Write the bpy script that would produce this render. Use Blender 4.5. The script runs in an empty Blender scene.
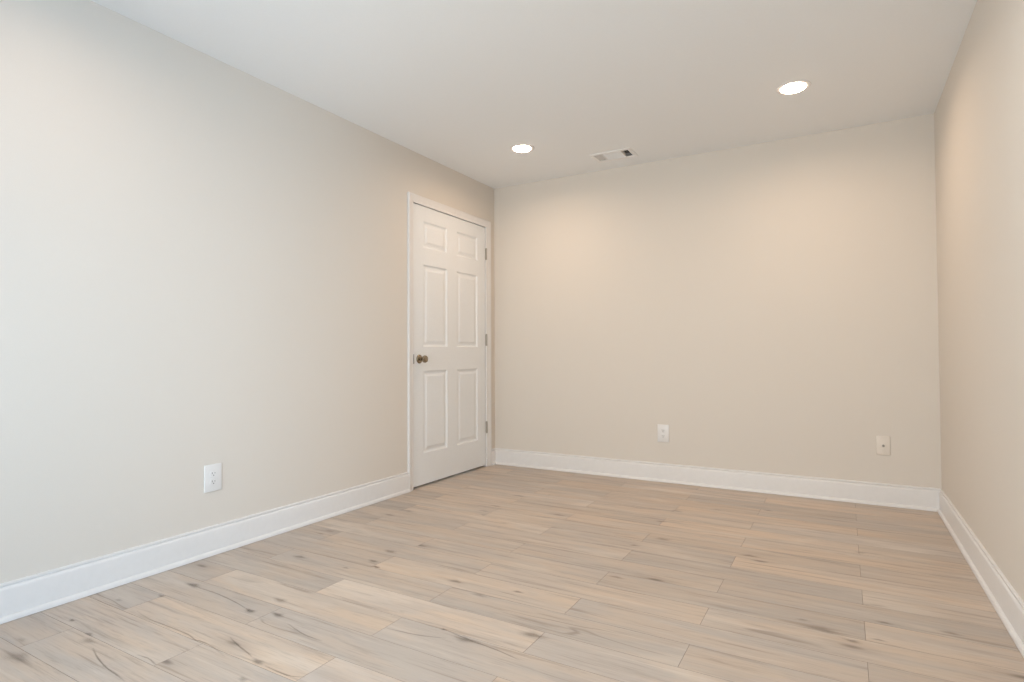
import bpy, bmesh, math, random
from mathutils import Vector, Matrix

# ------------------------------------------------------------------ camera, sky, exposure
SC = bpy.context.scene
COL = SC.collection
RAD = math.radians

W, HC = 3.1514, 2.4137            # room width, ceiling height (back wall y=0, left wall x=0)
YF = -4.86                        # front wall, behind the camera
TH = 0.12                         # wall thickness

F_PX = 576.32
yaw, pitch, roll = RAD(29.882), RAD(1.2473), RAD(-0.241)
fwd = Vector((-math.sin(yaw) * math.cos(pitch), math.cos(yaw) * math.cos(pitch), math.sin(pitch)))
r0 = Vector((math.cos(yaw), math.sin(yaw), 0))
u0 = r0.cross(fwd)
rt = r0 * math.cos(roll) + u0 * math.sin(roll)
up = -r0 * math.sin(roll) + u0 * math.cos(roll)
cam = bpy.data.cameras.new('camera')
cam.sensor_fit = 'HORIZONTAL'
cam.sensor_width = 36.0
cam.lens = F_PX / 1024 * 36.0
cam.clip_start = 0.02
co = bpy.data.objects.new('camera', cam)
COL.objects.link(co)
co.matrix_world = Matrix(((rt.x, up.x, -fwd.x, 2.6500), (rt.y, up.y, -fwd.y, -4.3061),
                          (rt.z, up.z, -fwd.z, 0.96085), (0, 0, 0, 1)))
SC.camera = co

SC.view_settings.view_transform = 'Standard'
SC.view_settings.look = 'None'
SC.view_settings.gamma = 1.0
SC.view_settings.use_curve_mapping = False
SC.view_settings.exposure = 0.0

SKY_STRENGTH = 8.4
SKY_COLOR_RIGHT = (0.46, 0.80, 1.15, 1)
SKY_COLOR = (0.915, 0.975, 0.985, 1)
LAMP_STRENGTH = 24.0
LAMP_POWER = 6.0
LAMP_POWER_FRONT = 4.0
LAMP_SPREAD = 165.0
LAMP_COLOR = (1.0, 0.742, 0.535, 1)
FILL_COLOR_RIGHT = (0.92, 0.98, 1.0, 1)  # cool colour of the fill light added over the right side
world = bpy.data.worlds.new('overcast_sky')
SC.world = world
world.use_nodes = True
bgn = world.node_tree.nodes['Background']
bgn.inputs['Color'].default_value = SKY_COLOR
bgn.inputs['Strength'].default_value = SKY_STRENGTH
# the sky is a little bluer towards +X than towards -Y
wnt = world.node_tree
wtc = wnt.nodes.new('ShaderNodeTexCoord')
wsx = wnt.nodes.new('ShaderNodeSeparateXYZ')
wnt.links.new(wtc.outputs['Generated'], wsx.inputs[0])
wadd = wnt.nodes.new('ShaderNodeMath')
wadd.operation = 'ADD'
wnt.links.new(wsx.outputs[0], wadd.inputs[0])
wnt.links.new(wsx.outputs[1], wadd.inputs[1])
wmr = wnt.nodes.new('ShaderNodeMapRange')
wmr.inputs['From Min'].default_value = -0.7
wmr.inputs['From Max'].default_value = 0.7
wnt.links.new(wadd.outputs[0], wmr.inputs['Value'])
wmx = wnt.nodes.new('ShaderNodeMix')
wmx.data_type = 'RGBA'
wmx.inputs[6].default_value = SKY_COLOR
wmx.inputs[7].default_value = SKY_COLOR_RIGHT
wnt.links.new(wmr.outputs[0], wmx.inputs[0])
wnt.links.new(wmx.outputs[2], bgn.inputs['Color'])

try:
    SC.cycles.use_denoising = True
    SC.cycles.denoiser = 'OPENIMAGEDENOISE'
    SC.cycles.max_bounces = 16
    SC.cycles.diffuse_bounces = 12
    SC.cycles.sample_clamp_indirect = 8.0
except Exception:
    pass

# daylight enters through unseen windows, the right one added for its light: (wall, from, to, sill, head)
WINDOWS = [('front', 0.5, 2.3, 0.0, 2.05), ('right', -4.72, -3.62, 0.0, 2.05)]


def on_wall(wall, t, out, z):
    """point t along the wall, out = metres outwards from its inner face"""
    return Vector((t, YF - out, z)) if wall == 'front' else Vector((W + out, t, z))


for wl, t0, t1, z0, z1 in WINDOWS:
    pl = bpy.data.lights.new('daylight_portal', 'AREA')
    pl.shape = 'RECTANGLE'
    pl.size, pl.size_y = t1 - t0, z1 - z0
    pl.cycles.is_portal = True
    po = bpy.data.objects.new('daylight_portal', pl)
    COL.objects.link(po)
    po.location = on_wall(wl, (t0 + t1) / 2, TH + 0.01, (z0 + z1) / 2)
    po.rotation_euler = (RAD(90), 0, 0 if wl == 'front' else RAD(90))      # -Z of the lamp looks into the room


# ------------------------------------------------------------------ materials
def newmat(name):
    m = bpy.data.materials.new(name)
    m.use_nodes = True
    nt = m.node_tree
    b = nt.nodes['Principled BSDF']
    return m, nt, b


def N(nt, typ, **kw):
    n = nt.nodes.new(typ)
    for k, v in kw.items():
        setattr(n, k, v)
    return n


def MATH(nt, op, a, b=None, clamp=False):
    n = N(nt, 'ShaderNodeMath', operation=op, use_clamp=clamp)
    for i, v in enumerate((a, b)):
        if v is None:
            continue
        if isinstance(v, (int, float)):
            n.inputs[i].default_value = v
        else:
            nt.links.new(v, n.inputs[i])
    return n.outputs[0]


def MIX(nt, fac, a, b, mode='MIX'):
    n = N(nt, 'ShaderNodeMix', data_type='RGBA', blend_type=mode)
    for i, v in ((0, fac), (6, a), (7, b)):
        if isinstance(v, (int, float)):
            n.inputs[i].default_value = v
        elif isinstance(v, tuple):
            n.inputs[i].default_value = v
        else:
            nt.links.new(v, n.inputs[i])
    return n.outputs[2]


def SMOOTH(nt, v, lo, hi, o0=0.0, o1=1.0):
    n = N(nt, 'ShaderNodeMapRange', interpolation_type='SMOOTHSTEP')
    nt.links.new(v, n.inputs['Value'])
    n.inputs['From Min'].default_value = lo
    n.inputs['From Max'].default_value = hi
    n.inputs['To Min'].default_value = o0
    n.inputs['To Max'].default_value = o1
    return n.outputs['Result']


def paint(name, col, rough, bump=0.0, bscale=250.0, spec=0.3):
    m, nt, b = newmat(name)
    tc = N(nt, 'ShaderNodeTexCoord')
    no = N(nt, 'ShaderNodeTexNoise')
    no.inputs['Scale'].default_value = bscale
    no.inputs['Detail'].default_value = 3
    nt.links.new(tc.outputs['Object'], no.inputs['Vector'])
    c = MIX(nt, SMOOTH(nt, no.outputs['Fac'], 0.3, 0.7), tuple(x * 0.99 for x in col) + (1,), tuple(min(1, x * 1.01) for x in col) + (1,))
    nt.links.new(c, b.inputs['Base Color'])
    b.inputs['Roughness'].default_value = rough
    b.inputs['Specular IOR Level'].default_value = spec
    if bump:
        bp = N(nt, 'ShaderNodeBump')
        bp.inputs['Strength'].default_value = bump
        bp.inputs['Distance'].default_value = 0.001
        nt.links.new(no.outputs['Fac'], bp.inputs['Height'])
        nt.links.new(bp.outputs['Normal'], b.inputs['Normal'])
    return m


def metal(name, col, rough):
    m, nt, b = newmat(name)
    tc = N(nt, 'ShaderNodeTexCoord')
    no = N(nt, 'ShaderNodeTexNoise')
    no.inputs['Scale'].default_value = 60
    nt.links.new(tc.outputs['Object'], no.inputs['Vector'])
    nt.links.new(SMOOTH(nt, no.outputs['Fac'], 0.2, 0.8, rough * 0.85, rough * 1.15), b.inputs['Roughness'])
    b.inputs['Base Color'].default_value = col + (1,)
    b.inputs['Metallic'].default_value = 1.0
    return m


M_WALL = paint('greige_wall_paint', (0.655, 0.607, 0.549), 0.75, 0.06)
M_CEIL = paint('white_ceiling_paint', (0.785, 0.80, 0.81), 0.85, 0.08)
M_TRIM = paint('white_semigloss_trim', (0.715, 0.70, 0.69), 0.36, 0.0, 40, 0.4)
M_DOOR = paint('white_door_paint', (0.75, 0.765, 0.775), 0.42, 0.02, 90, 0.4)
M_PLATE = paint('white_plastic', (0.72, 0.71, 0.70), 0.35, 0.0, 30, 0.5)
M_PLATE2 = paint('almond_plastic', (0.70, 0.64, 0.57), 0.4, 0.0, 30, 0.5)
M_SLOT = paint('dark_slot', (0.05, 0.045, 0.04), 0.6)
M_VENT = paint('white_vent_enamel', (0.77, 0.765, 0.755), 0.45)
M_DUCT = paint('dark_duct_metal', (0.06, 0.055, 0.05), 0.6)
M_NICKEL = metal('antique_nickel', (0.34, 0.28, 0.205), 0.22)
M_HINGE = metal('satin_hinge_metal', (0.36, 0.33, 0.29), 0.42)
M_GROUT = paint('taupe_grout', (0.27, 0.225, 0.19), 0.9)

m, nt, b = newmat('lamp_lens')
b.inputs['Base Color'].default_value = (0.9, 0.9, 0.88, 1)
b.inputs['Emission Color'].default_value = LAMP_COLOR
b.inputs['Emission Strength'].default_value = LAMP_STRENGTH
M_LENS = m

m, nt, b = newmat('window_glass')
nt.nodes.remove(b)
out = nt.nodes['Material Output']
tr = N(nt, 'ShaderNodeBsdfTransparent')
gl = N(nt, 'ShaderNodeBsdfGlossy')
gl.inputs['Roughness'].default_value = 0.02
fr = N(nt, 'ShaderNodeFresnel')
fr.inputs['IOR'].default_value = 1.45
mx = N(nt, 'ShaderNodeMixShader')
nt.links.new(fr.outputs[0], mx.inputs[0])
nt.links.new(tr.outputs[0], mx.inputs[1])
nt.links.new(gl.outputs[0], mx.inputs[2])
nt.links.new(mx.outputs[0], out.inputs['Surface'])
M_GLASS = m


def wood_tile_material():
    m, nt, b = newmat('wood_look_plank_tile')
    L = nt.links.new

    def attr(n):
        a = N(nt, 'ShaderNodeAttribute')
        a.attribute_name = n
        return a.outputs['Fac']
    tint, val, seed = attr('tint'), attr('val'), attr('seed')
    tc = N(nt, 'ShaderNodeTexCoord')
    sx = N(nt, 'ShaderNodeSeparateXYZ')
    L(tc.outputs['Object'], sx.inputs[0])
    X, Y = sx.outputs[0], sx.outputs[1]

    def vec(xs, ys, k, warp=None):
        c = N(nt, 'ShaderNodeCombineXYZ')
        xx = MATH(nt, 'ADD', MATH(nt, 'MULTIPLY', X, xs), MATH(nt, 'MULTIPLY', seed, 17.3 + k))
        yy = MATH(nt, 'MULTIPLY', Y, ys)
        if warp is not None:
            yy = MATH(nt, 'ADD', yy, warp)
        L(xx, c.inputs[0])
        L(yy, c.inputs[1])
        L(MATH(nt, 'MULTIPLY', seed, 9.1 * k + 3.3), c.inputs[2])
        return c.outputs[0]

    def noise(v, detail=2.0, rough=0.5, dist=0.0, scale=1.0):
        n = N(nt, 'ShaderNodeTexNoise')
        n.inputs['Scale'].default_value = scale
        n.inputs['Detail'].default_value = detail
        n.inputs['Roughness'].default_value = rough
        n.inputs['Distortion'].default_value = dist
        L(v, n.inputs['Vector'])
        return n.outputs['Fac']
    cloud = noise(vec(2.2, 11.0, 1.0), 3, 0.55, 0.4)
    streak = noise(vec(1.9, 36.0, 2.0), 6, 0.68, 0.35)
    fine = noise(vec(9.0, 190.0, 3.0), 2, 0.6)
    patch = noise(vec(1.6, 5.0, 4.0), 2, 0.5, 0.6)
    fig = noise(vec(0.75, 4.5, 5.0), 3, 0.42, 0.15)
    mask = noise(vec(1.5, 5.0, 6.0), 1, 0.5)
    # base colours of the printed tile: warm tan and cool grey-taupe
    warm = (0.560, 0.430, 0.322, 1)
    grey = (0.445, 0.388, 0.343, 1)
    base = MIX(nt, MATH(nt, 'ADD', MATH(nt, 'MULTIPLY', tint, 0.62), SMOOTH(nt, cloud, 0.35, 0.68, -0.16, 0.44), True), grey, warm)
    pale = (0.61, 0.535, 0.46, 1)
    base = MIX(nt, SMOOTH(nt, patch, 0.52, 0.70, 0.0, 0.45), base, pale)
    dark = (0.27, 0.21, 0.17, 1)
    base = MIX(nt, SMOOTH(nt, streak, 0.52, 0.70, 0.0, 0.62), base, dark)
    base = MIX(nt, SMOOTH(nt, streak, 0.46, 0.28, 0.0, 0.45), base, pale)
    base = MIX(nt, SMOOTH(nt, fine, 0.52, 0.72, 0.0, 0.30), base, dark)
    # figure lines: contours of a stretched noise, only here and there
    band = MATH(nt, 'ABSOLUTE', MATH(nt, 'SUBTRACT', MATH(nt, 'FRACT', MATH(nt, 'MULTIPLY', fig, 4.0)), 0.5))
    line = MATH(nt, 'MULTIPLY', SMOOTH(nt, band, 0.030, 0.0), SMOOTH(nt, mask, 0.56, 0.68, 0.0, 0.60))
    base = MIX(nt, line, base, (0.20, 0.155, 0.12, 1))
    # knots
    vo = N(nt, 'ShaderNodeTexVoronoi')
    vo.inputs['Scale'].default_value = 1.0
    L(vec(2.4, 7.5, 7.0), vo.inputs['Vector'])
    kd = MATH(nt, 'ADD', vo.outputs['Distance'], MATH(nt, 'MULTIPLY', MATH(nt, 'SUBTRACT', cloud, 0.5), 0.10))
    sel = N(nt, 'ShaderNodeSeparateColor')
    L(vo.outputs['Color'], sel.inputs[0])
    pick = SMOOTH(nt, sel.outputs[0], 0.80, 0.84)
    knot = MATH(nt, 'MULTIPLY', SMOOTH(nt, kd, 0.13, 0.03), pick)
    halo = MATH(nt, 'MULTIPLY', SMOOTH(nt, kd, 0.36, 0.05, 0.0, 0.35), pick)
    base = MIX(nt, halo, base, dark)
    base = MIX(nt, MATH(nt, 'MULTIPLY', knot, 0.7), base, (0.12, 0.09, 0.07, 1))
    hs = N(nt, 'ShaderNodeHueSaturation')
    L(val, hs.inputs['Value'])
    hs.inputs['Saturation'].default_value = 0.92
    L(base, hs.inputs['Color'])
    L(hs.outputs[0], b.inputs['Base Color'])
    L(SMOOTH(nt, streak, 0.3, 0.7, 0.40, 0.52), b.inputs['Roughness'])
    b.inputs['Specular IOR Level'].default_value = 0.4
    bp = N(nt, 'ShaderNodeBump')
    bp.inputs['Strength'].default_value = 0.12
    bp.inputs['Distance'].default_value = 0.001
    L(fine, bp.inputs['Height'])
    L(bp.outputs['Normal'], b.inputs['Normal'])
    return m


M_TILE = wood_tile_material()

m, nt, b = newmat('printed_grain')
b.inputs['Base Color'].default_value = (0.13, 0.10, 0.08, 1)
b.inputs['Roughness'].default_value = 0.5
out = nt.nodes['Material Output']
at = N(nt, 'ShaderNodeAttribute')
at.attribute_name = 'ink'
tr = N(nt, 'ShaderNodeBsdfTransparent')
mx = N(nt, 'ShaderNodeMixShader')
nt.links.new(at.outputs['Fac'], mx.inputs[0])
nt.links.new(tr.outputs[0], mx.inputs[1])
nt.links.new(b.outputs[0], mx.inputs[2])
nt.links.new(mx.outputs[0], out.inputs['Surface'])
M_INK = m


# ------------------------------------------------------------------ mesh helpers
def link(name, bm, mats, parent=None, smooth=False):
    me = bpy.data.meshes.new(name)
    bmesh.ops.recalc_face_normals(bm, faces=bm.faces)
    bm.to_mesh(me)
    bm.free()
    for mt in (mats if isinstance(mats, (list, tuple)) else [mats]):
        me.materials.append(mt)
    if smooth:
        me.shade_smooth()
        me.set_sharp_from_angle(angle=RAD(38))
    o = bpy.data.objects.new(name, me)
    COL.objects.link(o)
    if parent:
        o.parent = parent
    return o


def struct(o, label=None):
    o['kind'] = 'structure'
    if label:
        o['label'] = label
    return o


def box(bm, x0, x1, y0, y1, z0, z1, bev=0.0, seg=2):
    r = bmesh.ops.create_cube(bm, size=1.0)
    vs = r['verts']
    for v in vs:
        v.co = Vector(((x0 + x1) / 2 + v.co.x * (x1 - x0), (y0 + y1) / 2 + v.co.y * (y1 - y0), (z0 + z1) / 2 + v.co.z * (z1 - z0)))
    if bev:
        es = list({e for v in vs for e in v.link_edges})
        bmesh.ops.bevel(bm, geom=es, offset=bev, segments=seg, profile=0.5, affect='EDGES')
    return vs


def lathe(bm, prof, M=Matrix(), n=32):
    """prof: (radius, height) along local +Z; M places it"""
    rings = []
    for r, h in prof:
        if r < 1e-6:
            rings.append([bm.verts.new(M @ Vector((0, 0, h)))])
        else:
            rings.append([bm.verts.new(M @ Vector((r * math.cos(2 * math.pi * i / n), r * math.sin(2 * math.pi * i / n), h))) for i in range(n)])
    for a, c in zip(rings, rings[1:]):
        for i in range(n):
            j = (i + 1) % n
            if len(a) == 1 and len(c) == 1:
                continue
            if len(a) == 1:
                bm.faces.new((a[0], c[i], c[j]))
            elif len(c) == 1:
                bm.faces.new((a[i], a[j], c[0]))
            else:
                bm.faces.new((a[i], a[j], c[j], c[i]))


def prism(bm, prof, place, t0, t1, m0=0.0, m1=0.0):
    """extrude profile (out, z) from t0 to t1; m0/m1 = mitre slope per unit of 'out'"""
    A = [bm.verts.new(place(t0 + m0 * o, o, z)) for o, z in prof]
    B = [bm.verts.new(place(t1 + m1 * o, o, z)) for o, z in prof]
    n = len(prof)
    for i in range(n):
        j = (i + 1) % n
        bm.faces.new((A[i], A[j], B[j], B[i]))
    bm.faces.new(A)
    bm.faces.new(B[::-1])


# ------------------------------------------------------------------ door numbers used by several pieces
DY0, DY1, DZ1 = -1.113, -0.146, 2.045        # inner edge of the casing
RO0, RO1, ROZ = DY0 - 0.016, DY1 + 0.016, DZ1 + 0.016   # rough opening in the wall
CW = 0.056                                   # casing width
CO0, CO1, COZ = -1.167, -0.078, 2.105        # outer edge of the casing

# ------------------------------------------------------------------ floor of wood-look plank tiles
PW, PL, PY0 = 0.1575, 0.957, 0.0105
JA, JB = 0.283, 0.787                        # joints of odd and even courses
TINT = {
    (22, 0): (.35, 1.0), (21, 0): (.15, .97), (21, 1): (.30, 1.02), (20, 0): (.50, 1.04), (20, 1): (.15, 1.0),
    (19, 0): (.20, .97), (19, 1): (.90, 1.05), (19, 2): (.20, 1.12), (18, 0): (.15, .97), (18, 1): (.08, 1.0),
    (17, 0): (.25, .95), (17, 1): (.78, 1.0), (17, 2): (.08, 1.02), (16, 0): (.35, .92), (16, 1): (.60, 1.09), (16, 2): (.18, 1.05),
    (15, 0): (.35, .92), (15, 1): (.35, .98), (15, 2): (.18, .98), (15, 3): (.30, 1.0),
    (14, 0): (.40, .95), (14, 1): (.82, 1.03), (14, 2): (.18, 1.0), (14, 3): (.40, .95),
    (13, 0): (.30, .90), (13, 1): (.45, .98), (13, 2): (.66, 1.02), (13, 3): (.55, 1.0),
    (12, 0): (.50, 1.0), (12, 1): (.45, .98), (12, 2): (.32, .92), (12, 3): (.70, 1.0),
    (11, 0): (.30, .90), (11, 1): (.40, .98), (11, 2): (.40, .95), (11, 3): (.35, .92),
    (10, 0): (.30, .95), (10, 1): (.28, 1.0), (10, 2): (.28, .91), (10, 3): (.62, 1.0),
    (9, 0): (.20, .88), (9, 1): (.62, 1.04), (9, 2): (.30, .95), (9, 3): (.85, 1.03),
    (8, 0): (.60, 1.0), (8, 1): (.55, .98), (8, 2): (.50, .93), (8, 3): (.60, .95),
    (7, 0): (.3, .9), (7, 1): (.7, 1.02), (7, 2): (.75, 1.0), (7, 3): (.85, .98),
    (6, 1): (.6, .92), (6, 2): (.85, 1.03), (6, 3): (.7, .95)}          # (course, plank): warmth, brightness

# knots printed on the tiles (x, y, size, strength) and the long dark grain cracks
KNOTS = [(0.210, -3.271, 0.8, 0.80), (0.383, -3.294, 0.8, 0.70), (0.358, -3.483, 2.4, 0.45), (0.435, -3.318, 1.6, 0.40), (0.171, -3.096, 1.0, 0.40),
         (0.277, -2.994, 0.9, 0.60), (0.284, -2.868, 1.6, 0.65), (0.228, -3.427, 0.9, 0.35), (0.707, -2.904, 1.3, 0.75), (0.824, -2.875, 1.4, 0.70),
         (0.723, -2.786, 1.7, 0.50), (1.047, -3.121, 1.3, 0.60), (1.095, -3.205, 0.9, 0.50), (1.218, -2.299, 1.4, 0.50), (1.379, -2.366, 1.3, 0.45),
         (1.500, -2.263, 1.0, 0.70), (1.539, -2.688, 1.8, 0.50), (1.429, -2.665, 0.6, 0.80), (1.721, -2.548, 1.9, 0.60), (0.805, -2.340, 0.8, 0.60),
         (1.791, -1.924, 1.3, 0.55), (2.569, -2.023, 2.2, 0.40), (2.661, -2.064, 1.2, 0.60), (2.512, -1.974, 0.8, 0.50), (0.207, -2.123, 1.1, 0.40),
         (0.401, -2.420, 1.5, 0.65), (0.697, -2.415, 0.7, 0.60), (0.743, -2.289, 1.5, 0.50), (0.808, -2.339, 0.9, 0.60), (0.721, -2.151, 1.8, 0.60),
         (0.323, -1.549, 1.8, 0.50), (0.735, -1.189, 1.6, 0.50), (0.739, -0.895, 1.7, 0.55), (0.733, -1.322, 1.2, 0.50), (1.760, -0.753, 1.5, 0.55),
         (1.738, -1.018, 1.4, 0.55), (1.731, -1.490, 1.0, 0.60), (2.252, -1.367, 1.6, 0.55), (1.831, -1.319, 2.0, 0.45), (2.239, -0.475, 1.2, 0.60),
         (2.708, -1.064, 1.1, 0.50), (2.764, -1.859, 0.9, 0.60), (2.952, -1.837, 1.3, 0.50), (2.739, -2.012, 0.8, 0.60)]
CRACKS = [[(0.499, -3.335), (0.582, -3.358), (0.669, -3.374), (0.746, -3.380), (0.802, -3.386)],
          [(0.333, -3.114), (0.439, -3.128), (0.550, -3.127), (0.680, -3.127), (0.742, -3.137), (0.763, -3.133), (0.827, -3.135), (0.930, -3.154)],
          [(0.671, -3.287), (0.729, -3.281), (0.792, -3.291)],
          [(0.914, -2.904), (0.987, -2.922), (1.048, -2.932), (1.121, -2.932)],
          [(0.826, -3.068), (0.906, -3.090), (0.962, -3.101), (1.006, -3.113)],
          [(1.083, -3.127), (1.192, -3.128), (1.246, -3.109)],
          [(1.429, -2.665), (1.548, -2.683), (1.662, -2.694), (1.759, -2.713)],
          [(1.251, -2.757), (1.378, -2.741), (1.472, -2.712)],
          [(0.707, -2.906), (0.586, -2.884), (0.438, -2.870), (0.312, -2.872)]]


def floor():
    rng = random.Random(11)
    bm = bmesh.new()
    g = 0.0007
    data = []
    xlo, xhi, ylo, yhi = -1.25, W + 0.05, YF - 0.05, 0.05
    nr = int((PY0 - ylo) / PW) + 1
    for r in range(-1, nr):
        ya, yb = PY0 - r * PW, PY0 - (r + 1) * PW
        ya, yb = min(ya, yhi), max(yb, ylo)
        if ya - yb < 0.01:
            continue
        j0 = JA if r % 2 else JB
        for c in range(-3, 5):
            xa, xb = max(j0 + (c - 1) * PL, xlo), min(j0 + c * PL, xhi)
            if xb - xa < 0.01:
                continue
            t = rng.random()
            v = rng.uniform(0.92, 1.07)
            s = rng.uniform(0, 10)
            if (r, c) in TINT:
                t, v = TINT[(r, c)]
            vs = [bm.verts.new((x, y, 0)) for x, y in ((xa + g, yb + g), (xb - g, yb + g), (xb - g, ya - g), (xa + g, ya - g))]
            lo = [bm.verts.new((x, y, -0.0012)) for x, y in ((xa, yb), (xb, yb), (xb, ya), (xa, ya))]
            bm.faces.new(vs)
            data.append((t, v, s, 0))
            for i in range(4):
                k = (i + 1) % 4
                bm.faces.new((vs[k], vs[i], lo[i], lo[k]))
                data.append((t, v, s, 1))
    f0 = len(bm.faces)
    vs = box(bm, xlo, xhi, ylo, yhi, -0.1, -0.0012)
    for _ in range(len(bm.faces) - f0):
        data.append((0, 1, 0, 1))
    bm.faces.ensure_lookup_table()
    for f, d in zip(bm.faces, data):
        f.material_index = d[3]
    # printed knots and cracks: a hair-thin print layer on the tile faces
    ink = bm.verts.layers.float.new('ink')

    def pv(x, y, v):
        q = bm.verts.new((x, y, 0.00025))
        q[ink] = v
        return q
    for kx, ky, size, st in KNOTS:
        st *= 0.58
        a, c = 0.034 * size, 0.013 * size
        n = 22
        ph = rng.uniform(0, 6.28)
        mid = pv(kx, ky, st)
        rings = []
        for fr, v in ((0.28, st), (0.50, st * 0.55), (0.75, st * 0.2), (1.0, 0.0)):
            rings.append([pv(kx + a * fr * (1 + 0.25 * math.sin(2 * t + ph)) * math.cos(t), ky + c * fr * (1 + 0.25 * math.cos(3 * t + ph)) * math.sin(t), v)
                          for t in (2 * math.pi * i / n for i in range(n))])
        for i in range(n):
            bm.faces.new((mid, rings[0][i], rings[0][(i + 1) % n]))
            data.append((0, 1, 0, 2))
        for ra, rb in zip(rings, rings[1:]):
            for i in range(n):
                bm.faces.new((ra[i], rb[i], rb[(i + 1) % n], ra[(i + 1) % n]))
                data.append((0, 1, 0, 2))
    for line in CRACKS:
        pts = []
        for i in range(len(line) - 1):          # Catmull-Rom through the points
            p0, p1, p2, p3 = (Vector(line[max(0, min(len(line) - 1, i + d))]) for d in (-1, 0, 1, 2))
            for q in range(6):
                t = q / 6
                pts.append(0.5 * ((2 * p1) + (p2 - p0) * t + (2 * p0 - 5 * p1 + 4 * p2 - p3) * t * t + (3 * p1 - p0 - 3 * p2 + p3) * t ** 3))
        pts.append(Vector(line[-1]))
        rows = []
        for i, q in enumerate(pts):
            d = (pts[min(i + 1, len(pts) - 1)] - pts[max(i - 1, 0)]).normalized()
            nn = Vector((-d.y, d.x))
            w = 0.0040 * (0.7 + 0.5 * rng.random())
            st = 0.40 * min(1.0, 0.25 + 3.0 * min(i, len(pts) - 1 - i) / len(pts))
            rows.append([pv(*(q + nn * w), 0.0), pv(*q, st), pv(*(q - nn * w), 0.0)])
        for ra, rb in zip(rows, rows[1:]):
            for j in (0, 1):
                bm.faces.new((ra[j], ra[j + 1], rb[j + 1], rb[j]))
                data.append((0, 1, 0, 2))
    bm.faces.ensure_lookup_table()
    for f, d in zip(bm.faces, data):
        f.material_index = d[3]
    for f in bm.faces:
        if f.material_index == 2 and f.normal.z < 0:
            f.normal_flip()
    me = bpy.data.meshes.new('floor')
    bm.to_mesh(me)
    bm.free()
    me.materials.append(M_TILE)
    me.materials.append(M_GROUT)
    me.materials.append(M_INK)
    for k, n in enumerate(('tint', 'val', 'seed')):
        a = me.attributes.new(n, 'FLOAT', 'FACE')
        a.data.foreach_set('value', [d[k] for d in data])
    o = bpy.data.objects.new('floor', me)
    COL.objects.link(o)
    struct(o, 'floor of pale tan and grey wood-look plank tiles')


floor()

# ------------------------------------------------------------------ walls and ceiling
VX0, VX1, VY0, VY1 = 1.082, 1.337, -0.355, -0.222      # duct opening in the ceiling


def frame_boxes(bm, x0, x1, y0, y1, hx0, hx1, hy0, hy1, z0, z1):
    box(bm, x0, hx0, y0, y1, z0, z1)
    box(bm, hx1, x1, y0, y1, z0, z1)
    box(bm, hx0, hx1, y0, hy0, z0, z1)
    box(bm, hx0, hx1, hy1, y1, z0, z1)


bm = bmesh.new()
frame_boxes(bm, -TH, W + TH, YF - TH, TH, VX0, VX1, VY0, VY1, HC, HC + 0.12)
struct(link('ceiling', bm, M_CEIL), 'flat white painted ceiling')

bm = bmesh.new()
box(bm, -TH, W + TH, 0, TH, -0.1, HC)
struct(link('wall_back', bm, M_WALL), 'greige painted back wall')


def wbox(bm, wall, t0, t1, o0, o1, z0, z1, bev=0.0):
    a, c = on_wall(wall, t0, o0, z0), on_wall(wall, t1, o1, z1)
    box(bm, min(a.x, c.x), max(a.x, c.x), min(a.y, c.y), max(a.y, c.y), z0, z1, bev)


def wall_with_windows(name, wall, t0, t1, label):
    bm = bmesh.new()
    cur = t0
    for wl, a, c, z0, z1 in sorted(w for w in WINDOWS if w[0] == wall):
        wbox(bm, wall, cur, a, 0, TH, -0.002, HC)
        if z0 > 0.01:
            wbox(bm, wall, a, c, 0, TH, -0.002, z0)
        wbox(bm, wall, a, c, 0, TH, z1, HC)
        cur = c
    wbox(bm, wall, cur, t1, 0, TH, -0.002, HC)
    struct(link(name, bm, M_WALL), label)


wall_with_windows('wall_right', 'right', YF - TH, TH, 'greige painted right wall')
wall_with_windows('wall_front', 'front', -TH, W, 'greige painted wall behind the camera')

bm = bmesh.new()
box(bm, -TH, 0, YF, RO0, -0.002, HC)
box(bm, -TH, 0, RO1, 0, -0.002, HC)
box(bm, -TH, 0, RO0, RO1, ROZ, HC)
struct(link('wall_left', bm, M_WALL), 'greige painted left wall with the door')

# unseen walls added behind the door so no sky light leaks in
bm = bmesh.new()
box(bm, -1.25, -1.15, -1.7, 0.3, -0.002, HC)
box(bm, -1.15, -TH, -1.7, -1.6, -0.002, HC)
box(bm, -1.15, -TH, 0.2, 0.3, -0.002, HC)
box(bm, -1.25, -TH, -1.7, 0.3, HC, HC + 0.1)
struct(link('wall_light_block', bm, M_WALL), 'unseen walls added behind the door to block sky light')

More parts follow.
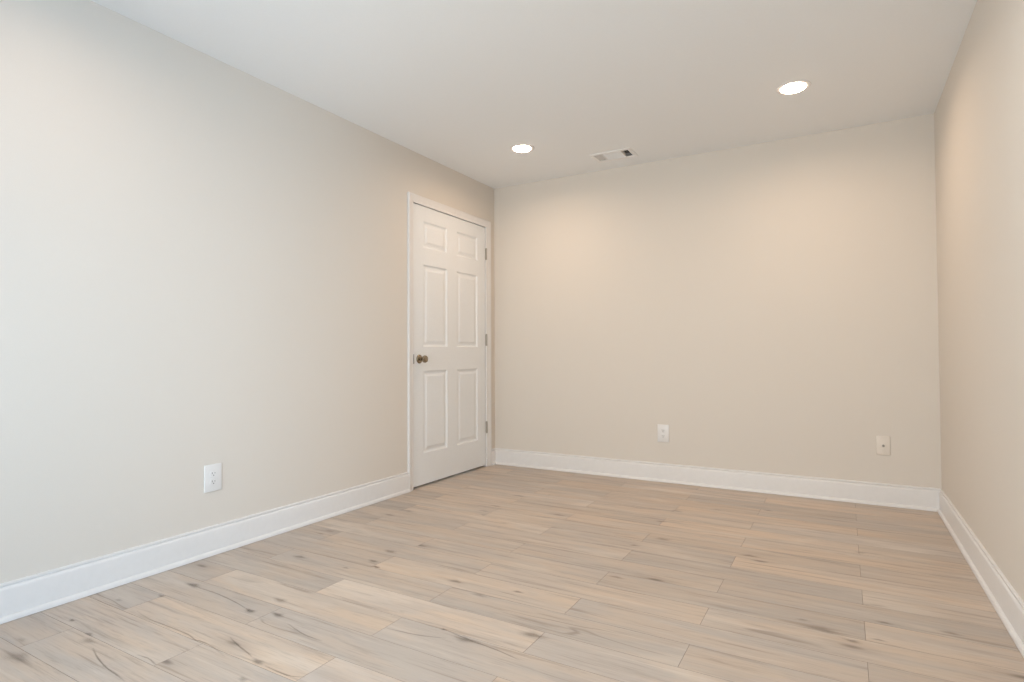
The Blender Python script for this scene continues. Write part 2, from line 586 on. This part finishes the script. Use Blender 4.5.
# windows
for i, (wl, t0, t1, z0, z1) in enumerate(WINDOWS):
    win = bpy.data.objects.new('window_%d' % (i + 1), None)
    COL.objects.link(win)
    win.location = on_wall(wl, (t0 + t1) / 2, 0.06, z0)
    struct(win, 'unseen window outside the picture')

    def wpart(name, bm, mt):
        bmesh.ops.translate(bm, verts=bm.verts, vec=-Vector(win.location))
        return struct(link(name, bm, mt, win))
    bm = bmesh.new()
    for a, c in ((t0, t0 + 0.05), (t1 - 0.05, t1), ((t0 + t1) / 2 - 0.025, (t0 + t1) / 2 + 0.025)):
        wbox(bm, wl, a, c, 0.03, 0.10, z0, z1)
    for a, c in ((z0, z0 + 0.05), (z1 - 0.05, z1)):
        wbox(bm, wl, t0, t1, 0.03, 0.10, a, c)
    wpart('window_frame', bm, M_TRIM)
    bm = bmesh.new()
    wbox(bm, wl, t0 + 0.02, t1 - 0.02, 0.064, 0.070, z0 + 0.02, z1 - 0.02)
    wpart('window_glass', bm, M_GLASS)
    if z0 > 0.1:
        bm = bmesh.new()
        wbox(bm, wl, t0 - 0.06, t1 + 0.06, -0.03, 0.0, z0 - 0.03, z0 - 0.004, 0.003)
        wpart('window_sill', bm, M_TRIM)

# ------------------------------------------------------------------ baseboards with shoe moulding
BB = [(0, 0.1385), (0.0060, 0.1385), (0.0092, 0.1365), (0.0102, 0.1325), (0.0092, 0.1282), (0.0062, 0.1262), (0.0062, 0.1240), (0.0108, 0.1220),
      (0.0138, 0.1175), (0.0145, 0.1120), (0.0145, 0.0215), (0.0180, 0.0208), (0.0218, 0.0185), (0.0245, 0.0148), (0.0258, 0.0100), (0.0262, 0.0014), (0, 0.0014)]
bm = bmesh.new()
prism(bm, BB, lambda t, o, z: (t, -o, z), 0, W, 1, -1)
struct(link('baseboard_back', bm, M_TRIM, smooth=True), 'white baseboard along the back wall')
bm = bmesh.new()
prism(bm, BB, lambda t, o, z: (o, t, z), YF, CO0, 1, 0)
prism(bm, BB, lambda t, o, z: (o, t, z), CO1, 0, 0, -1)
struct(link('baseboard_left', bm, M_TRIM, smooth=True), 'white baseboard along the left wall up to the door')
bm = bmesh.new()
prism(bm, BB, lambda t, o, z: (W - o, t, z), YF, 0, 1, -1)
struct(link('baseboard_right', bm, M_TRIM, smooth=True), 'white baseboard along the right wall')
bm = bmesh.new()
prism(bm, BB, lambda t, o, z: (t, YF + o, z), 0, W, 1, -1)
struct(link('baseboard_front', bm, M_TRIM, smooth=True), 'white baseboard behind the camera')

# ------------------------------------------------------------------ door casing, jamb, leaf
# casing profile across its width: s=0 inner edge .. 1 outer edge -> height off the wall
CP = [(0.0, 0.0), (0.0, 0.009), (0.05, 0.0105), (0.12, 0.0105), (0.20, 0.0095), (0.32, 0.0100), (0.50, 0.0125), (0.66, 0.0150), (0.80, 0.0165),
      (0.94, 0.0160), (1.0, 0.0125), (1.0, 0.0)]
bm = bmesh.new()
rows = []
for s, o in CP:
    ya, yb, zt = DY0 + (CO0 - DY0) * s, DY1 + (CO1 - DY1) * s, DZ1 + (COZ - DZ1) * s
    rows.append([bm.verts.new(p) for p in ((o, ya, 0), (o, ya, zt), (o, yb, zt), (o, yb, 0))])
n = len(rows)
for i in range(n):
    j = (i + 1) % n
    for k in range(3):
        bm.faces.new((rows[i][k], rows[j][k], rows[j][k + 1], rows[i][k + 1]))
bm.faces.new([rw[0] for rw in rows])
bm.faces.new([rw[3] for rw in rows][::-1])
casing = struct(link('trim_1', bm, M_TRIM, smooth=True), 'white moulded casing around the door')

JI0, JI1, JZ = DY0 - 0.0, DY1 + 0.004, DZ1 + 0.004       # inner faces of the jamb
JI0 = DY0 - 0.004
bm = bmesh.new()
box(bm, -TH, 0, RO0, JI0, 0, ROZ)
box(bm, -TH, 0, JI1, RO1, 0, ROZ)
box(bm, -TH, 0, JI0, JI1, JZ, ROZ)
# door stop
box(bm, -0.075, -0.040, JI0, JI0 + 0.012, 0, JZ)
box(bm, -0.075, -0.040, JI1 - 0.012, JI1, 0, JZ)
box(bm, -0.075, -0.040, JI0 + 0.012, JI1 - 0.012, JZ - 0.012, JZ)
struct(link('door_jamb', bm, M_TRIM, casing))

LY0, LY1, LZ0, LZ1 = JI0 + 0.0045, JI1 - 0.0035, 0.016, JZ - 0.006   # leaf
LX0, LX1 = -0.038, -0.003
PANY = [(-0.985, -0.693), (-0.563, -0.268)]
PANZ = [(0.240, 0.838), (1.014, 1.616), (1.740, 1.934)]


def leaf_mesh():
    bm = bmesh.new()
    ys = [LY0, PANY[0][0], PANY[0][1], PANY[1][0], PANY[1][1], LY1]
    zs = [LZ0] + [z for p in PANZ for z in p] + [LZ1]

    def side(x, sgn):
        vt = {}

        def V(y, z, d=0.0):
            k = (round(y, 5), round(z, 5), round(d, 5))
            if k not in vt:
                vt[k] = bm.verts.new((x - sgn * d, y, z))
            return vt[k]
        for i in range(len(ys) - 1):
            for j in range(len(zs) - 1):
                if i in (1, 3) and j in (1, 3, 5):
                    lo = [(0.0, 0.0), (0.004, 0.0035), (0.010, 0.0085), (0.014, 0.0095), (0.022, 0.0095), (0.030, 0.0078), (0.042, 0.0030), (0.047, 0.0022)]
                    prev = None
                    for ins, d in lo:
                        a, c, e, f = ys[i] + ins, ys[i + 1] - ins, zs[j] + ins, zs[j + 1] - ins
                        ring = [V(a, e, d), V(c, e, d), V(c, f, d), V(a, f, d)]
                        if prev:
                            for k in range(4):
                                q = (k + 1) % 4
                                bm.faces.new((prev[k], prev[q], ring[q], ring[k]))
                        prev = ring
                    bm.faces.new(prev)
                else:
                    bm.faces.new((V(ys[i], zs[j]), V(ys[i + 1], zs[j]), V(ys[i + 1], zs[j + 1]), V(ys[i], zs[j + 1])))
        return V
    A, B = side(LX1, 1), side(LX0, -1)
    for i in range(len(ys) - 1):
        for z in (LZ0, LZ1):
            bm.faces.new((A(ys[i], z), A(ys[i + 1], z), B(ys[i + 1], z), B(ys[i], z)))
    for j in range(len(zs) - 1):
        for y in (LY0, LY1):
            bm.faces.new((A(y, zs[j]), A(y, zs[j + 1]), B(y, zs[j + 1]), B(y, zs[j])))
    return bm


door = struct(link('door_1', leaf_mesh(), M_DOOR), 'closed white six-panel door in the left wall')

KY, KZ = -1.034, 0.924
MX = Matrix.Translation((LX1, KY, KZ)) @ Matrix.Rotation(RAD(90), 4, 'Y')
bm = bmesh.new()
lathe(bm, [(0.0, 0.0), (0.0325, 0.0), (0.0325, 0.003), (0.0310, 0.006), (0.0270, 0.009), (0.0200, 0.0115), (0.0135, 0.0130), (0.0, 0.0130)], MX, 40)
rose = struct(link('door_knob_rose', bm, M_NICKEL, door, True), 'round antique metal backplate')
bm = bmesh.new()
lathe(bm, [(0.0, 0.010), (0.0115, 0.010), (0.0105, 0.020), (0.0100, 0.028), (0.0125, 0.033), (0.0190, 0.037), (0.0245, 0.043), (0.0270, 0.050),
           (0.0268, 0.057), (0.0240, 0.063), (0.0180, 0.0650), (0.0100, 0.0690), (0.0, 0.0695)], MX, 40)
struct(link('door_knob', bm, M_NICKEL, door, True), 'round antique metal knob')

for zc in (1.815, 1.078, 0.335):
    bm = bmesh.new()
    hy = (LY1 + JI1) / 2
    T = Matrix.Translation((0.0065, hy, zc - 0.048))
    lathe(bm, [(0.0, -0.004), (0.0035, -0.003), (0.0045, 0.0), (0.0075, 0.0), (0.0075, 0.018), (0.0068, 0.0184), (0.0075, 0.0188), (0.0075, 0.037),
               (0.0068, 0.0374), (0.0075, 0.0378), (0.0075, 0.057), (0.0068, 0.0574), (0.0075, 0.0578), (0.0075, 0.076), (0.0068, 0.0764), (0.0075, 0.0768),
               (0.0075, 0.096), (0.0045, 0.096), (0.0035, 0.099), (0.0, 0.100)], T, 20)
    box(bm, -0.030, 0.002, hy - 0.0019, hy + 0.0019, zc - 0.048, zc + 0.048)
    struct(link('door_hinge', bm, M_HINGE, door, True), 'grey metal hinge')

bm = bmesh.new()
box(bm, LX1 + 0.0003, 0.0125, DY0 + 0.0002, DY0 + 0.0040, KZ - 0.034, KZ + 0.034, 0.0005)
struct(link('latch_plate', bm, M_DUCT, door), 'narrow dark latch plate at the door edge')


# ------------------------------------------------------------------ things
def thing(name, loc, label, cat, group=None, rot=(0, 0, 0)):
    o = bpy.data.objects.new(name, None)
    COL.objects.link(o)
    o.location = loc
    o.rotation_euler = rot
    o['label'] = label
    o['category'] = cat
    if group:
        o['group'] = group
    return o


# recessed downlights (local origin on the ceiling, +Z up)
def downlight(x, y, label, power, color=LAMP_COLOR):
    t = thing('recessed_downlight', (x, y, HC), label, 'ceiling light', 'recessed ceiling lights')
    bm = bmesh.new()
    lathe(bm, [(0.0650, -0.0010), (0.0650, -0.0036), (0.072, -0.0042), (0.080, -0.0042), (0.086, -0.0030), (0.0885, 0.0), (0.0650, 0.0), (0.0650, -0.0010)], n=56)
    link('trim_ring', bm, M_TRIM, t, True)
    bm = bmesh.new()
    lathe(bm, [(0.0, -0.0125), (0.035, -0.0122), (0.054, -0.0110), (0.0605, -0.0090), (0.0640, -0.0055), (0.0645, -0.0005), (0.0, -0.0005)], n=56)
    link('lens', bm, M_LENS, t, True)['label'] = 'glowing white lens'
    la = bpy.data.lights.new('lamp_light', 'AREA')
    la.shape = 'DISK'
    la.size = 0.110
    la.energy = power
    la.color = color[:3]
    la.spread = RAD(LAMP_SPREAD)
    lo = bpy.data.objects.new('lamp_light', la)
    COL.objects.link(lo)
    lo.parent = t
    lo.location = (0, 0, -0.0135)
    return t


downlight(0.700, -0.757, 'glowing round recessed ceiling light nearer the door corner', LAMP_POWER)
downlight(2.433, -0.822, 'glowing round recessed ceiling light nearer the right wall', LAMP_POWER)
downlight(0.700, -3.40, 'round recessed ceiling light over the left side, outside the picture', LAMP_POWER_FRONT)
downlight(2.433, -2.60, 'unseen fill light added over the right side, outside the picture', 7.5, FILL_COLOR_RIGHT)  # added fill that brightens the upper right wall, no known lamp there

# ceiling register
vent = thing('ceiling_vent', ((VX0 + VX1) / 2, (VY0 + VY1) / 2, HC), 'white metal ceiling air register between the two lights', 'vent')
hx, hy = (VX1 - VX0) / 2, (VY1 - VY0) / 2
bm = bmesh.new()
fx, fy = hx + 0.028, hy + 0.028
prof = [(0.0, 0.0), (0.0, -0.0035), (0.006, -0.0065), (0.022, -0.0065), (0.028, -0.004), (0.028, 0.010)]
rings = []
for ins, z in prof:
    rings.append([bm.verts.new(p) for p in ((-fx + ins, -fy + ins, z), (fx - ins, -fy + ins, z), (fx - ins, fy - ins, z), (-fx + ins, fy - ins, z))])
for a, c in zip(rings, rings[1:]):
    for k in range(4):
        q = (k + 1) % 4
        bm.faces.new((a[k], a[q], c[q], c[k]))
link('frame', bm, M_VENT, vent)
bx = 0.058
for s in (-1, 1):
    bm = bmesh.new()
    box(bm, s * (hx - bx) - 0.003, s * (hx - bx) + 0.003, -hy, hy, -0.004, 0.018)
    link('divider', bm, M_VENT, vent)


def slat(cx, cy, along, length, tilt):
    bm = bmesh.new()
    box(bm, -length / 2, length / 2, -0.0085, 0.0085, -0.0005, 0.0005)
    Rm = Matrix.Translation((cx, cy, 0.0045)) @ (Matrix.Rotation(RAD(90), 4, 'Z') if along == 'y' else Matrix()) @ Matrix.Rotation(tilt, 4, 'X')
    bm.transform(Rm)
    link('slat', bm, M_VENT, vent)


for i in range(4):
    d = 0.0075 + i * 0.0142
    slat(hx - d, 0, 'y', 2 * hy - 0.004, RAD(48))      # throws air to the right: the camera looks in between
    slat(-hx + d, 0, 'y', 2 * hy - 0.004, RAD(-48))      # throws air to the left: the camera sees the faces
for i in range(9):
    slat(0, -hy + 0.0085 + i * 0.0145, 'x', 2 * (hx - bx) - 0.008, RAD(-48))
bm = bmesh.new()
e = 0.0015
vs = box(bm, -hx + e, hx - e, -hy + e, hy - e, 0.022, 0.115)
fs = [f for f in bm.faces if f.normal.z < -0.5]
bmesh.ops.delete(bm, geom=fs, context='FACES')
link('duct_box', bm, M_DUCT, vent)['label'] = 'dark inside of the duct'


# wall plates: built facing local -Y, origin at the plate's centre on the wall
def duplex_outlet(loc, rz, w, h, label):
    t = thing('wall_outlet', loc, label, 'outlet', None, (0, 0, rz))
    bm = bmesh.new()
    box(bm, -w / 2, w / 2, -0.0065, 0.0, -h / 2, h / 2, 0.0028, 3)
    link('cover_plate', bm, M_PLATE, t, True)
    for s in (-1, 1):
        zc = s * 0.0195
        bm = bmesh.new()
        pts = []
        for k in range(40):                     # receptacle face: circle with flattened top and bottom
            a = 2 * math.pi * k / 40
            pts.append((0.0172 * math.cos(a), max(-0.0142, min(0.0142, 0.0172 * math.sin(a)))))
        A = [bm.verts.new((x, -0.0060, zc + z)) for x, z in pts]
        B = [bm.verts.new((x, -0.0082, zc + z)) for x, z in pts]
        C = [bm.verts.new((x * 0.94, -0.0088, zc + z * 0.94)) for x, z in pts]
        for k in range(40):
            q = (k + 1) % 40
            bm.faces.new((A[k], A[q], B[q], B[k]))
            bm.faces.new((B[k], B[q], C[q], C[k]))
        bm.faces.new(C)
        rc = link('receptacle', bm, M_PLATE, t)
        bm = bmesh.new()
        box(bm, -0.0078, -0.0056, -0.0091, -0.0080, zc - 0.0010, zc + 0.0075)
        box(bm, 0.0056, 0.0078, -0.0091, -0.0080, zc - 0.0002, zc + 0.0067)
        lathe(bm, [(0, 0.0), (0.0026, 0.0), (0.0026, 0.001), (0, 0.001)], Matrix.Translation((0, -0.0081, zc - 0.0072)) @ Matrix.Rotation(RAD(90), 4, 'X'), 12)
        link('socket_slots', bm, M_SLOT, rc)['label'] = 'dark plug slots'
    bm = bmesh.new()
    lathe(bm, [(0, 0.0), (0.0034, 0.0), (0.0030, 0.0012), (0.0, 0.0016)], Matrix.Translation((0, -0.0063, 0)) @ Matrix.Rotation(RAD(90), 4, 'X'), 16)
    link('screw', bm, M_PLATE, t, True)


duplex_outlet((0, -2.603, 0.368), RAD(90), 0.088, 0.130, 'white wall outlet low on the left wall')
duplex_outlet((1.476, 0, 0.361), 0, 0.086, 0.130, 'white wall outlet low on the back wall, nearer the door')


def jack_plate(loc, label):
    t = thing('jack_plate', loc, label, 'wall plate')
    bm = bmesh.new()
    box(bm, -0.037, 0.037, -0.006, 0.0, -0.060, 0.060, 0.0025, 3)
    link('cover_plate', bm, M_PLATE2, t, True)
    R = Matrix.Rotation(RAD(90), 4, 'X')
    bm = bmesh.new()
    lathe(bm, [(0.0, 0.0), (0.0075, 0.0), (0.0075, 0.002), (0.0048, 0.0022), (0.0048, 0.010), (0.0030, 0.010), (0.0030, 0.004), (0.0, 0.004)],
          Matrix.Translation((0, -0.0058, -0.002)) @ R, 24)
    link('jack', bm, M_HINGE, t, True)['label'] = 'small dark metal jack'
    for s in (-1, 1):
        bm = bmesh.new()
        lathe(bm, [(0, 0.0), (0.0034, 0.0), (0.0030, 0.0012), (0.0, 0.0016)], Matrix.Translation((0, -0.0058, s * 0.042)) @ R, 16)
        link('screw', bm, M_PLATE2, t, True)


jack_plate((2.859, 0, 0.375), 'beige wall plate with one small jack, near the right corner')
